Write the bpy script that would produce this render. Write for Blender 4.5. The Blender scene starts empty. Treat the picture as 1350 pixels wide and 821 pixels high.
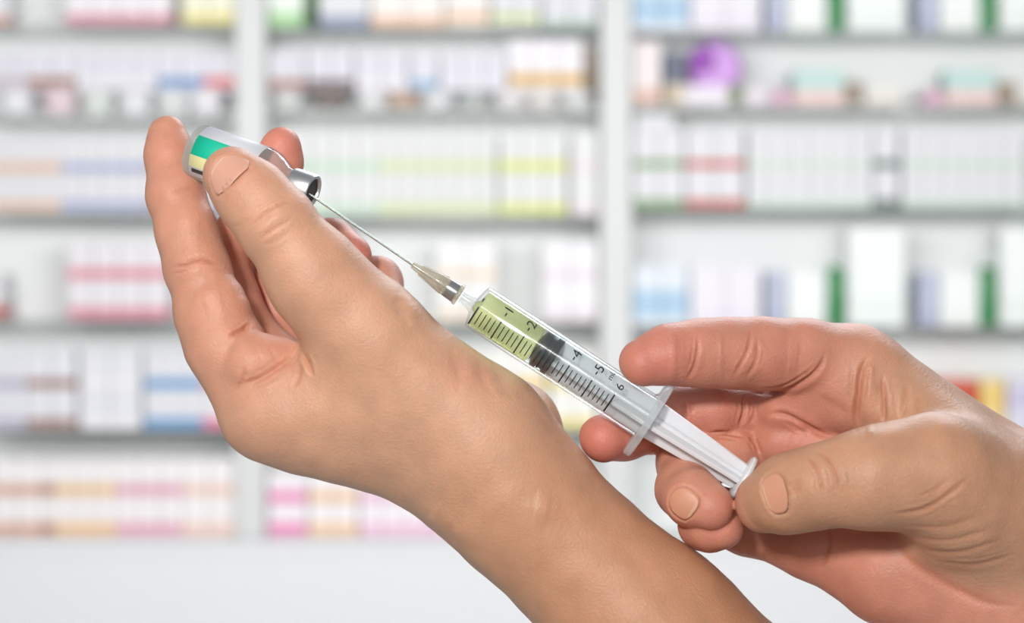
import bpy, bmesh, math, random
import numpy as np
from mathutils import Vector, Matrix

random.seed(7)
rng = np.random.default_rng(7)
SC = bpy.context.scene
COL = SC.collection

# ------------------------------------------------------------------ camera, light, exposure
ZC = 1.35                      # eye height, metres
FOC = 0.70                     # camera to the hands
MM = 0.22                      # millimetres per photo pixel at the hands
cam_d = bpy.data.cameras.new('camera')
cam = bpy.data.objects.new('camera', cam_d)
COL.objects.link(cam)
cam.location = (0, -FOC, ZC)
cam.rotation_euler = (math.radians(90), 0, 0)
cam_d.sensor_width = 36
cam_d.lens = 36 * FOC * 1000 / (1350 * MM)
cam_d.clip_start = 0.05
cam_d.dof.use_dof = True
cam_d.dof.focus_distance = FOC
cam_d.dof.aperture_fstop = 12.0
SC.camera = cam
SC.view_settings.view_transform = 'Standard'
SC.view_settings.look = 'None'
SC.view_settings.gamma = 1
SC.view_settings.exposure = 0.0
SC.view_settings.use_curve_mapping = False
SC.cycles.transparent_max_bounces = 32
SC.cycles.use_denoising = True

world = bpy.data.worlds.new('room_light')
SC.world = world
world.use_nodes = True
world.node_tree.nodes['Background'].inputs[0].default_value = (0.94, 0.97, 1.0, 1)
world.node_tree.nodes['Background'].inputs[1].default_value = 0.26


def area_light(name, loc, target, size, size_y, power, colour=(1, 1, 1)):
    l = bpy.data.lights.new(name, 'AREA')
    l.shape = 'RECTANGLE'
    l.size, l.size_y, l.energy, l.color = size, size_y, power, colour
    o = bpy.data.objects.new(name, l)
    COL.objects.link(o)
    o.location = loc
    o.rotation_euler = (Vector(target) - Vector(loc)).to_track_quat('-Z', 'Y').to_euler()
    return o


area_light('key_lamp', (-0.22, -0.82, ZC + 0.27), (-0.02, 0, ZC), 0.10, 0.10, 6.8, (1.0, 0.97, 0.94))
flash = area_light('flash_softbox', (0.07, -0.74, ZC + 0.135), (0.02, 0, ZC), 0.30, 0.045, 0.8, (1.0, 0.98, 0.96))
flash.rotation_euler.rotate_axis('Z', math.radians(-33))
area_light('unseen_lamp', (0, 1.0, 1.98), (0, 4.4, 1.30), 3.4, 0.5, 97, (1, 1, 1))  # added out of view, low and tilted so light gets between the shelves
area_light('unseen_lamp', (0.4, 1.1, 2.3), (0.1, 0.05, ZC), 0.9, 0.5, 15, (0.86, 0.92, 1.0))  # unseen, behind the hands, set to give their upper edges a bluish rim

# ------------------------------------------------------------------ helpers


def W(px, py, d=0.0):
    """photo pixel at depth d (mm behind the hands' plane) -> mm, origin at the hands"""
    s = MM * (FOC * 1000 + d) / (FOC * 1000)
    return np.array([(px - 675) * s, d, (410.5 - py) * s])


def R(r, d=0.0):
    return r * MM * (FOC * 1000 + d) / (FOC * 1000)


def proj(P):
    """mm points -> photo pixels"""
    s = MM * (FOC * 1000 + P[:, 1]) / (FOC * 1000)
    return np.stack([P[:, 0] / s + 675, 410.5 - P[:, 2] / s], 1)


def to_m(P):
    Q = np.asarray(P, dtype=np.float64) * 0.001
    Q = Q + np.array([0, 0, ZC])
    return Q


def lin(c):
    return tuple(((v / 255) / 12.92 if v / 255 <= 0.04045 else ((v / 255 + 0.055) / 1.055) ** 2.4) for v in c)


MATS = {}


def mat(name, rgb, rough=0.5, metal=0.0, noise=0.04, scale=60, coat=0.0, spec=0.5):
    if name in MATS:
        return MATS[name]
    m = bpy.data.materials.new(name)
    m.use_nodes = True
    nt = m.node_tree
    b = nt.nodes['Principled BSDF']
    b.inputs['Roughness'].default_value = rough
    b.inputs['Metallic'].default_value = metal
    b.inputs['Specular IOR Level'].default_value = spec
    if coat:
        b.inputs['Coat Weight'].default_value = coat
    c = lin(rgb)
    n = nt.nodes.new('ShaderNodeTexNoise')
    n.inputs['Scale'].default_value = scale
    n.inputs['Detail'].default_value = 4
    tc = nt.nodes.new('ShaderNodeTexCoord')
    nt.links.new(tc.outputs['Object'], n.inputs['Vector'])
    r = nt.nodes.new('ShaderNodeMix')
    r.data_type = 'RGBA'
    r.inputs['A'].default_value = (*[x * (1 - noise) for x in c], 1)
    r.inputs['B'].default_value = (*[min(1, x * (1 + noise)) for x in c], 1)
    nt.links.new(n.outputs['Fac'], r.inputs['Factor'])
    nt.links.new(r.outputs['Result'], b.inputs['Base Color'])
    MATS[name] = m
    return m


def clear_mat(name, tint, milk=0.2, milk_rgb=(235, 238, 240), rough=0.08, gloss=1.0, ior=1.45):
    """clear plastic or glass: lets light straight through with a tint, part milky, with a glossy skin"""
    m = bpy.data.materials.new(name)
    m.use_nodes = True
    nt = m.node_tree
    nt.nodes.clear()
    out = nt.nodes.new('ShaderNodeOutputMaterial')
    tr = nt.nodes.new('ShaderNodeBsdfTransparent')
    tr.inputs[0].default_value = (*tint, 1)
    df = nt.nodes.new('ShaderNodeBsdfDiffuse')
    df.inputs[0].default_value = (*lin(milk_rgb), 1)
    tl = nt.nodes.new('ShaderNodeBsdfTranslucent')
    tl.inputs[0].default_value = (*lin(milk_rgb), 1)
    md = nt.nodes.new('ShaderNodeMixShader')
    md.inputs[0].default_value = 0.4
    nt.links.new(df.outputs[0], md.inputs[1])
    nt.links.new(tl.outputs[0], md.inputs[2])
    mx = nt.nodes.new('ShaderNodeMixShader')
    lw = nt.nodes.new('ShaderNodeLayerWeight')
    lw.inputs[0].default_value = 0.35
    mth = nt.nodes.new('ShaderNodeMath')
    mth.operation = 'MULTIPLY_ADD'
    mth.inputs[1].default_value = milk * 0.9
    mth.inputs[2].default_value = milk * 0.75
    nt.links.new(lw.outputs['Facing'], mth.inputs[0])
    nt.links.new(mth.outputs[0], mx.inputs[0])
    nt.links.new(tr.outputs[0], mx.inputs[1])
    nt.links.new(md.outputs[0], mx.inputs[2])
    gl = nt.nodes.new('ShaderNodeBsdfGlossy')
    gl.inputs['Roughness'].default_value = rough
    lf = nt.nodes.new('ShaderNodeLayerWeight')
    lf.inputs[0].default_value = 0.5
    pw = nt.nodes.new('ShaderNodeMath')
    pw.operation = 'POWER'
    pw.inputs[1].default_value = 4.0
    nt.links.new(lf.outputs['Facing'], pw.inputs[0])
    mf = nt.nodes.new('ShaderNodeMath')
    mf.operation = 'MULTIPLY_ADD'
    mf.inputs[1].default_value = 0.45 * gloss
    mf.inputs[2].default_value = ((ior - 1) / (ior + 1)) ** 2 * gloss
    nt.links.new(pw.outputs[0], mf.inputs[0])
    ms = nt.nodes.new('ShaderNodeMixShader')
    nt.links.new(mf.outputs[0], ms.inputs[0])
    nt.links.new(mx.outputs[0], ms.inputs[1])
    nt.links.new(gl.outputs[0], ms.inputs[2])
    nt.links.new(ms.outputs[0], out.inputs[0])
    return m


def link(name, me, m=None, parent=None, smooth=False):
    o = bpy.data.objects.new(name, me)
    COL.objects.link(o)
    if m is not None:
        for x in (m if isinstance(m, (list, tuple)) else [m]):
            me.materials.append(x)
    if parent is not None:
        o.parent = parent
        o.matrix_parent_inverse = Matrix.Translation(-Vector(parent.location))
    if smooth:
        me.shade_smooth()
    return o


def tag(o, label, cat, group=None):
    o['label'] = label
    o['category'] = cat
    if group:
        o['group'] = group


def structure(o):
    o['kind'] = 'structure'
    return o


def bm_obj(name, bm, m, parent=None, smooth=False):
    me = bpy.data.meshes.new(name)
    bm.normal_update()
    bm.to_mesh(me)
    bm.free()
    return link(name, me, m, parent, smooth)


def box_bm(x0, x1, y0, y1, z0, z1, bev=0.0, bm=None):
    own = bm is None
    bm = bm or bmesh.new()
    r = bmesh.ops.create_cube(bm, size=1)
    vs = r['verts']
    for v in vs:
        v.co = Vector(((x0 + x1) / 2 + v.co.x * (x1 - x0), (y0 + y1) / 2 + v.co.y * (y1 - y0), (z0 + z1) / 2 + v.co.z * (z1 - z0)))
    if bev:
        es = list({e for v in vs for e in v.link_edges})
        bmesh.ops.bevel(bm, geom=es, offset=bev, segments=2, affect='EDGES', profile=0.5)
    return bm


def empty(name, loc):
    o = bpy.data.objects.new(name, None)
    o.empty_display_size = 0.02
    COL.objects.link(o)
    o.location = loc
    return o


# ------------------------------------------------------------------ setting
BG = 4.3                                         # front of the stock on the shelves
S5 = MM * (FOC + BG) / FOC / 1000                # metres per pixel there


def bx(px):
    return (px - 675) * S5


def bz(py):
    return ZC + (410.5 - py) * S5


structure(bm_obj('floor', box_bm(-3.2, 3.2, -2.0, 4.95, -0.05, 0), mat('floor_vinyl', (206, 206, 204), 0.35)))
structure(bm_obj('wall_back', box_bm(-3.2, 3.2, 4.95, 5.05, 0, 2.9), mat('wall_paint', (232, 233, 232), 0.7)))

counter_lam = mat('counter_laminate', (229, 230, 232), 0.45, noise=0.01)
white_lam = mat('white_laminate', (218, 219, 218), 0.45, noise=0.01)
grey_pan = mat('grey_panel', (240, 242, 241), 0.6, noise=0.02)
shelf_m = clear_mat('shelf_glass', (0.94, 0.955, 0.95), 0.16, (226, 230, 228), 0.15)

base = bm_obj('base_cabinet', box_bm(-1.9, 1.9, BG - 0.118, 4.94, 0.0, bz(706) - 0.03, 0.003), counter_lam)
tag(base, 'plain white base cabinet running under the stocked pharmacy shelves', 'cabinet')
wt = bm_obj('worktop', box_bm(-1.92, 1.92, BG - 0.12, 4.94, bz(706) - 0.03, bz(706), 0.004), counter_lam)
tag(wt, 'white worktop lying on the base cabinet below the shelves', 'worktop')

unit = empty('shelving_unit', (0, BG + 0.2, bz(706)))
tag(unit, 'tall white shelving unit with grey shelves behind the hands', 'shelving')
bm_obj('back_panel', box_bm(-1.9, 1.9, 4.45, 4.47, bz(706), 2.55), grey_pan, unit)
for a, b in ((312, 352), (791, 832), (1412, 1452), (-200, -160)):
    bm_obj('upright', box_bm(bx(a), bx(b), BG - 0.03, 4.45, bz(706), 2.55, 0.003), white_lam, unit)
BAYS = {'left': (-160, 312), 'middle': (352, 791), 'right': (832, 1412)}
SHELF = {'left': [32, 150, 280, 421, 566], 'middle': [36, 142, 284, 424, 566], 'right': [41, 138, 273, 430, 572]}
for bay, ys in SHELF.items():
    a, b = BAYS[bay]
    for y in ys:
        bm_obj('shelf_board', box_bm(bx(a), bx(b), BG - 0.02, 4.449, bz(y + 9), bz(y), 0.002), shelf_m, unit)

for a, b, ys in ((-530, -200, SHELF['left']), (1452, 1880, SHELF['right'])):     # the run goes on to both sides
    for y in ys:
        bm_obj('shelf_board', box_bm(bx(a), bx(b), BG - 0.02, 4.449, bz(y + 9), bz(y), 0.002), shelf_m, unit)
    bm_obj('upright', box_bm(bx(a if a < 0 else b) - .03, bx(a if a < 0 else b) + .03, BG - 0.03, 4.45, bz(706), 2.55, 0.003), white_lam, unit)

# ------------------------------------------------------------------ stock on the shelves
ROWN = ['top', 'second', 'third', 'fourth', 'fifth', 'lowest']
carton_cache = {}


def carton_mesh(w, h, dep, body, band, b0, b1):
    """folded carton standing on its end: printed band round it, tuck flap and seam on the front"""
    key = (round(w, 4), round(h, 4), dep, body, band, b0, b1)
    if key in carton_cache:
        return carton_cache[key]
    bm = bmesh.new()
    zs = [0, b0 * h, b1 * h, h]
    bev = 0.0015
    prev = None
    rings = []
    for z in zs:
        ring = []
        for (x, y) in ((-w / 2 + bev, 0), (w / 2 - bev, 0), (w / 2, bev), (w / 2, dep), (-w / 2, dep), (-w / 2, bev)):
            ring.append(bm.verts.new((x, y, z)))
        rings.append(ring)
    for k in range(3):
        for i in range(6):
            f = bm.faces.new((rings[k][i], rings[k][(i + 1) % 6], rings[k + 1][(i + 1) % 6], rings[k + 1][i]))
            f.material_index = 1 if k == 1 else 0
    bm.faces.new(list(reversed(rings[0])))
    bm.faces.new(rings[3])
    # tuck flap standing a hair proud of the top edge
    fl = box_bm(-w / 2 + 0.002, w / 2 - 0.002, -0.0006, 0.001, h * 0.93, h - 0.0005, 0, bm)
    bm.normal_update()
    me = bpy.data.meshes.new('carton')
    bm.to_mesh(me)
    bm.free()
    me.materials.append(mat('card_%d_%d_%d' % body, body, 0.55, noise=0.015))
    me.materials.append(mat('card_%d_%d_%d' % band, band, 0.5, noise=0.03))
    carton_cache[key] = me
    return me


ORD = ['first', 'second', 'third', 'fourth', 'fifth', 'sixth', 'seventh', 'eighth', 'ninth', 'tenth']


def run(bay, row, x0, x1, y0, y1, layers, n, body, band, label, b0=0.05, b1=0.3):
    n = max(1, round(n * 0.62))
    if row == 0 and layers == 2:                            # tall cartons, their lower half in view
        layers, b0, b1 = 1, b0 / 2, b1 / 2
    w = (x1 - x0) / n * S5
    h = (y1 - y0) / layers * S5
    me = carton_mesh(w - 0.0015, h - 0.0006, 0.11, body, band, b0, b1)
    zb = (bz(y1) if row < 5 else bz(706)) + 0.0004
    desc = label.split(',')[0]
    for cut in (' on ', ' standing'):
        desc = desc.split(cut)[0]
    group = '%s, %s shelf, %s bay' % (desc, ROWN[row], bay)
    first = None
    for k in range(layers):
        for i in range(n):
            o = bpy.data.objects.new('carton', me)
            COL.objects.link(o)
            o.location = (bx(x0) + w * (i + 0.5), BG + random.uniform(0.001, 0.006), zb + h * k)
            if n * layers == 1:
                tag(o, label, 'carton')
                return o
            lab = desc
            if n > 1:
                lab += ', ' + (ORD[i] + ' from left' if n > 2 else ('left one', 'right one')[i])
            if layers > 1:
                lab += ', ' + ('lower', 'upper')[k] + ' row'
            tag(o, '%s, %s shelf %s bay' % (lab, ROWN[row], bay), 'carton', group)


WH = (230, 230, 232)
WL = (228, 226, 234)
# left bay
run('left', 0, -40, 12, -30, 32, 2, 3, WH, (226, 150, 130), 'white carton with peach band, top left corner')
run('left', 0, 86, 226, -30, 32, 2, 6, (244, 238, 242), (220, 130, 150), 'white carton with rose band on the top shelf, left bay', 0.05, .4)
run('left', 0, 240, 310, -30, 32, 2, 3, (247, 245, 220), (240, 225, 120), 'cream carton with yellow band, top shelf beside the left upright', 0.1, .45)
for (a, b, c, n, t) in ((-10, 36, (205, 190, 200), 3, 'pale mauve'), (36, 100, (165, 115, 95), 4, 'brown'), (100, 206, (236, 234, 240), 6, 'hardly tinted'),
                        (206, 268, (105, 145, 200), 4, 'blue'), (268, 310, (225, 110, 115), 3, 'red')):
    run('left', 1, a, b, 68, 119, 1, n, WL, c, 'white carton with %s band standing on bowls, second shelf, left bay' % t, 0.08, .34)
for (a, b, c, n, t) in ((-10, 80, (228, 190, 165), 6, 'peach'), (80, 188, (165, 175, 210), 7, 'slate blue'), (188, 310, (170, 165, 185), 8, 'grey mauve')):
    run('left', 2, a, b, 180, 280, 2, n, (230, 229, 232), c, 'white carton with %s band, two-high stack on third shelf, left bay' % t, 0.06, .3)
run('left', 3, -30, 4, 360, 421, 1, 2, WH, (200, 90, 80), 'white carton with red band, fourth shelf at the left edge')
run('left', 3, 88, 222, 318, 421, 2, 7, (233, 229, 232), (222, 130, 150), 'white carton with pink band, two-high stack on fourth shelf, left bay', .04, .3)
for (a, b, c, n, t) in ((-10, 34, (185, 180, 200), 3, 'lilac grey'), (34, 100, (160, 120, 105), 4, 'brown'), (104, 186, (240, 238, 240), 4, 'no coloured'),
                        (190, 266, (75, 150, 205), 5, 'bright blue'), (266, 310, (225, 95, 140), 2, 'magenta')):
    run('left', 4, a, b, 462, 566, 2, n, (229, 229, 234), c, 'white carton with %s band, two-high stack on fifth shelf, left bay' % t, 0.04, .28)
for (a, b, c, n, t) in ((-10, 54, (215, 165, 140), 4, 'tan'), (54, 72, (180, 120, 85), 1, 'brown'), (72, 152, (238, 195, 140), 5, 'orange'),
                        (152, 240, (228, 165, 185), 5, 'pink'), (240, 310, (240, 205, 190), 4, 'peach')):
    run('left', 5, a, b, 602, 704, 2, n, (244, 240, 240), c, 'white carton with %s band on the worktop, left bay' % t, 0.04, .32)
# middle bay
run('middle', 0, 354, 400, -40, 36, 2, 2, (240, 248, 238), (165, 215, 150), 'white carton with light green band, top shelf, middle bay', .05, .5)
run('middle', 0, 400, 417, -40, 36, 1, 1, (50, 105, 45), (30, 75, 30), 'dark green carton among white ones on the top shelf')
run('middle', 0, 420, 486, -40, 36, 1, 2, WH, (140, 150, 180), 'white carton with slate blue foot, top shelf, middle bay', .0, .2)
run('middle', 0, 488, 585, -40, 36, 2, 4, (248, 242, 238), (240, 200, 170), 'white carton with peach foot, top shelf, middle bay', .02, .4)
run('middle', 0, 587, 645, -40, 36, 2, 2, (246, 240, 236), (236, 190, 150), 'white carton with apricot foot, top shelf, middle bay', .2, .5)
run('middle', 0, 648, 712, -40, 36, 2, 3, WH, (205, 220, 130), 'white carton with lime foot, top shelf, middle bay', .2, .45)
run('middle', 0, 715, 788, -40, 36, 1, 3, WL, (190, 210, 195), 'white carton with grey green foot, top shelf beside centre upright', .0, .15)
for (a, b, c, n, t) in ((354, 402, (170, 115, 100), 3, 'reddish brown'), (404, 466, (85, 55, 50), 4, 'dark brown'), (468, 538, (238, 234, 240), 4, 'no strong'),
                        (540, 578, (150, 185, 215), 2, 'light blue'), (580, 668, (232, 228, 236), 5, 'pale lilac')):
    run('middle', 1, a, b, 66, 120, 1, n, WL, c, 'white carton with %s band standing on jars, second shelf, middle bay' % t, .05, .28)
run('middle', 1, 670, 768, 52, 120, 1, 5, (246, 242, 246), (222, 172, 60), 'white carton with golden band, second shelf, middle bay', .12, .34)
run('middle', 1, 768, 788, 62, 120, 1, 1, (150, 138, 128), (120, 90, 50), 'dark taupe carton on second shelf beside the centre upright', .2, .4)
for (a, b, c, n, t) in ((380, 500, (205, 228, 205), 7, 'pale mint'), (500, 655, (218, 230, 180), 9, 'pale lime'), (658, 748, (222, 230, 130), 5, 'lime yellow'), (752, 789, (236, 222, 228), 2, 'pale pink')):
    run('middle', 2, a, b, 172, 284, 2, n, (232, 232, 232), c, 'white carton with %s band, two-high stack on third shelf, middle bay' % t, 0.04, .3)
run('middle', 3, 405, 470, 318, 424, 2, 3, (248, 246, 242), (246, 240, 230), 'cream carton, two-high stack on fourth shelf behind the needle')
run('middle', 3, 575, 655, 318, 424, 2, 4, (246, 245, 244), (243, 222, 200), 'white carton with peach band, fourth shelf, middle bay')
run('middle', 3, 715, 789, 318, 424, 2, 4, (246, 244, 247), (238, 224, 230), 'white carton with faint pink band, fourth shelf beside the centre upright')
for (a, b, c, n, t) in ((500, 640, (244, 226, 190), 7, 'cream'), (640, 720, (240, 205, 110), 4, 'amber'), (724, 788, (240, 222, 130), 3, 'yellow')):
    run('middle', 4, a, b, 462, 566, 2, n, (247, 245, 240), c, 'white carton with %s band, two-high stack on fifth shelf, middle bay' % t, 0.04, .3)
for (a, b, c, n, t) in ((354, 404, (240, 140, 190), 3, 'hot pink'), (406, 472, (242, 205, 165), 4, 'peach'), (474, 590, (242, 198, 222), 7, 'pale pink')):
    run('middle', 5, a, b, 620, 704, 2, n, (248, 243, 246), c, 'white carton with %s band on the worktop, middle bay' % t, 0.04, .4)
run('middle', 5, 592, 788, 620, 704, 2, 11, (246, 246, 240), (222, 226, 160), 'white carton with pale olive band on the worktop, middle bay', .3, .6)
# right bay
for r_, y0, y1, w in ((0, -38, 41, 'top'), (3, 350, 430, 'fourth')):
    run('right', r_, 834, 908, y0, y1, 1, 3, (232, 238, 246), (175, 205, 230), 'white carton with pale blue foot, %s shelf, right bay' % w, .15, .6)
    run('right', r_, 910, 1004, y0, y1, 1, 4, (240, 236, 244), (236, 230, 240), 'lilac white carton, %s shelf, right bay' % w)
    for k, X in enumerate((0, 201)):
        s = ('nearer the centre upright', 'at the right edge')[k]
        run('right', r_, 1012 + X, 1036 + X, y0 + 8, y1, 1, 1, (196, 202, 222), (185, 190, 215), 'narrow grey lilac carton, %s shelf, %s' % (w, s))
        run('right', r_, 1038 + X, 1090 + X, y0 + 8, y1, 1, 1, (247, 249, 248), (240, 244, 240), 'broad white carton, %s shelf, %s' % (w, s))
        run('right', r_, 1118 + X, 1194 + X, (y0 - 20, 300)[r_ == 3], y1, 1, 1, (246, 250, 248), (238, 244, 240), 'tall broad white carton beside green bottle, %s shelf, %s' % (w, s))


def bottle(px, ybot, ytop, wpx, rgb, label, name='bottle', cap=(235, 240, 235)):
    root = empty(name, (bx(px), BG + 0.04, bz(ybot) + .0004))
    tag(root, label, 'bottle')
    r = wpx / 2 * S5
    h = (ybot - ytop) * S5
    prof = [(0, 0), (r * .94, 0), (r, .004), (r, h * .72), (r * .85, h * .8), (r * .4, h * .86), (r * .36, h * .88), (0, h * .88)]
    cp = [(0, h * .87), (r * .46, h * .87), (r * .48, h * .99), (r * .4, h), (0, h)]
    lathe('body', prof, root.location, (0, 0, 1), mat('bottle_%d_%d_%d' % rgb, rgb, .3), root)
    lathe('cap', cp, root.location, (0, 0, 1), mat('cap_%d_%d_%d' % cap, cap, .4), root)
    return root


def frame_of(axis):
    u = np.array(axis, float)
    u /= np.linalg.norm(u)
    w = np.array([0, -1.0, 0])
    if abs(u @ w) > 0.98:
        w = np.array([1.0, 0, 0])
    w = w - u * (u @ w)
    w /= np.linalg.norm(w)
    v = np.cross(u, w)
    if v[2] < 0:
        v = -v
    return u, v, w


def lathe(name, prof, origin, axis, m, parent=None, n=32, smooth=True, sharp=True):
    """turn a profile of (radius, distance along axis) about an axis, metres"""
    u, v, w = frame_of(axis)
    o = np.array(origin, float)
    bm = bmesh.new()
    rings = []
    for r, t in prof:
        if r <= 1e-9:
            rings.append([bm.verts.new(o + u * t)])
        else:
            rings.append([bm.verts.new(o + u * t + r * (math.cos(a) * w + math.sin(a) * v)) for a in np.linspace(0, 2 * math.pi, n, endpoint=False)])
    for A, B in zip(rings[:-1], rings[1:]):
        for i in range(n):
            j = (i + 1) % n
            if len(A) == 1 and len(B) == 1:
                continue
            if len(A) == 1:
                bm.faces.new((A[0], B[j], B[i]))
            elif len(B) == 1:
                bm.faces.new((A[i], A[j], B[0]))
            else:
                bm.faces.new((A[i], A[j], B[j], B[i]))
    bmesh.ops.recalc_face_normals(bm, faces=bm.faces[:])
    ob = bm_obj(name, bm, m, parent, smooth)
    if sharp:
        try:
            ob.data.set_sharp_from_angle(angle=math.radians(38))
        except Exception:
            pass
    return ob


for r_, yb, yt, w in ((0, 41, -60, 'top'), (3, 430, 338, 'fourth')):
    for k, px in enumerate((1104, 1305)):
        s = ('nearer the centre upright', 'at the right edge')[k]
        bottle(px, yb, yt, 24, (70, 150, 95), 'green bottle between white cartons, %s shelf, %s' % (w, s))
# second shelf, right bay: loose goods
run('right', 1, 834, 872, 54, 138, 1, 1, (243, 232, 232), (225, 185, 170), 'pale pink carton on second shelf beside the centre upright', .02, .25)
run('right', 1, 876, 906, 68, 138, 1, 1, (105, 112, 130), (205, 190, 165), 'dark slate carton beside the purple ball pack, second shelf', .0, .4)
pb = empty('round_pack', (bx(940), BG + 0.06, bz(138)))
tag(pb, 'round purple pack standing on a white block, second shelf of right bay', 'pack')
uu = [(0, -.03), (.8, -.03), (.97, -.02), (1, 0), (.97, .02), (.8, .03), (0, .03)]
lathe('disc', [(36.5 * S5 * a, b) for a, b in uu], (bx(945), BG + 0.05, bz(88)), (0, 1, 0), mat('lilac_pack', (205, 150, 225), .4), pb)
lathe('centre_disc', [(17 * S5 * a, b * .5) for a, b in uu], (bx(926), BG + 0.012, bz(78)), (0, 1, 0), mat('purple_pack', (140, 20, 170), .4), pb)
bm_obj('foot', box_bm(bx(900), bx(962), BG + .005, BG + .1, bz(138) + .0004, bz(112), .004), mat('pale_foot', (240, 232, 240), .5), pb)
for k, X in enumerate((0, 201)):
    s = ('nearer the centre upright', 'at the right edge')[k]
    run('right', 1, 1046 + X, 1114 + X, 92, 138, 1, 1, (196, 222, 216), (240, 205, 200), 'pale mint carton on second shelf, %s' % s, .0, .4)
    run('right', 1, 1020 + X, 1042 + X, 118, 138, 1, 1, (232, 190, 210), (225, 160, 190), 'small pink carton on second shelf, %s' % s)
    run('right', 1, 1116 + X, 1138 + X, 108, 138, 1, 1, (168, 152, 136), (150, 130, 110), 'small taupe carton on second shelf, %s' % s)
    run('right', 1, 1140 + X, 1192 + X, 112, 138, 1, 1, (236, 232, 226), (225, 215, 200), 'low cream carton on second shelf, %s' % s)
run('right', 1, 964, 976, 112, 138, 1, 1, (130, 155, 100), (110, 140, 90), 'small moss green carton right of the round purple pack')
run('right', 1, 980, 1016, 118, 138, 1, 2, (236, 228, 234), (228, 210, 220), 'low pale pink carton right of the moss green one')
for (a, b, c, n, t) in ((834, 902, (125, 165, 100), 3, 'green'), (904, 982, (205, 80, 60), 4, 'red'), (986, 1150, (215, 232, 215), 9, 'pale green'),
                        (1152, 1186, (75, 105, 90), 2, 'dark green'), (1190, 1350, (210, 230, 212), 9, 'mint green')):
    run('right', 2, a, b, 170, 273, 2, n, (230, 229, 233), c, 'white carton with %s foot, two-high stack on third shelf, right bay' % t, 0.0, .2)
flat = run('right', 2, 836, 888, 150, 170, 1, 1, WH, WH, 'flat white carton lying on the green-footed stack, third shelf', 0.1, .2)
flat.location.z = bz(170) + 0.0008
for (a, b, c, n, t) in ((1236, 1290, (205, 60, 45), 2, 'red'), (1292, 1326, (240, 205, 120), 2, 'yellow'), (1328, 1370, (205, 200, 225), 2, 'lilac')):
    run('right', 4, a, b, 500, 572, 1, n, {'red': (215, 120, 90), 'yellow': (242, 215, 150), 'lilac': (226, 222, 238)}[t], c,
        '%s carton on fifth shelf above the right wrist' % t, .45, .85)
run('right', 4, 836, 900, 500, 572, 1, 3, WH, (215, 222, 160), 'white carton with olive band, fifth shelf beside the centre upright')


def cup(px, ybot, ytop, wpx, rgb, label, group):
    """low open cup or jar under the raised cartons"""
    r = wpx / 2 * S5
    h = (ybot - ytop) * S5 - .0008
    ob = lathe('jar', [(0, 0), (r * .7, 0), (r * .82, .003), (r, h * .8), (r, h), (r * .93, h), (r * .9, h * .85), (0, h * .8)], (bx(px), BG + 0.06, bz(ybot) + .0004), (0, 0, 1),
               mat('jar_%d_%d_%d' % rgb, rgb, .35), None, 20)
    tag(ob, label, 'jar', group)


for i, (px, c, t) in enumerate(((14, (240, 240, 243), 'white'), (72, (236, 214, 220), 'pale pink'), (122, (222, 228, 222), 'grey green'), (172, (236, 236, 238), 'white'), (222, (224, 228, 226), 'grey green'), (268, (241, 238, 242), 'white'))):
    cup(px, 150, 119, 49, c, '%s jar under cartons, %s from left, second shelf left bay' % (t, ORD[i]), 'jars on second shelf left')
for i, (px, c, t) in enumerate(((376, (222, 226, 222), 'grey green'), (432, (120, 105, 95), 'dark brown'), (488, (236, 238, 238), 'white'), (530, (200, 170, 150), 'tan'), (576, (238, 238, 240), 'white'), (624, (190, 196, 192), 'grey'), (672, (236, 232, 232), 'white'), (716, (232, 226, 222), 'white'), (762, (226, 228, 226), 'grey green'))):
    cup(px, 142, 120, 46, c, '%s jar under cartons, %s from left, second shelf middle bay' % (t, ORD[i]), 'jars on second shelf middle')

# ------------------------------------------------------------------ hands: smooth solid from tapered bones
RES = 0.55          # mm, mesh spacing


class Hand:
    def __init__(self):
        self.body = []      # list of (a,b,ra,rb,k)
        self.fing = []      # list of list of (a,b,ra,rb)
        self.tone = []      # (a,b,ra,rb,pink)

    def bone(self, n0, n1, k=7.0, pink=0.0):
        a, b = W(*n0[:3]), W(*n1[:3])
        ra, rb = R(n0[3], n0[2]), R(n1[3], n1[2])
        self.body.append((a, b, ra, rb, k))
        self.tone.append((a, b, ra, rb, pink))

    def finger(self, nodes, pink=0.5, kb=7.0, root=1, kf=3.0, sep=0.7):
        segs = []
        for n0, n1 in zip(nodes[:-1], nodes[1:]):
            a, b = W(*n0[:3]), W(*n1[:3])
            segs.append((a, b, R(n0[3], n0[2]), R(n1[3], n1[2])))
        for i, s in enumerate(segs):
            self.tone.append((*s, pink if i else pink * 0.85))
        self.fing.append((segs, kb, root, kf, sep))


def seg_d(P, a, b, ra, rb):
    ba = b - a
    h = np.clip(((P - a) @ ba) / max(ba @ ba, 1e-9), 0, 1).astype(P.dtype)
    q = P - a - h[:, None] * ba
    return np.sqrt(np.einsum('ij,ij->i', q, q)) - (ra + (rb - ra) * h)


def smin(a, b, k):
    h = np.clip(0.5 + 0.5 * (b - a) / k, 0, 1)
    return b + (a - b) * h - k * h * (1 - h)


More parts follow.
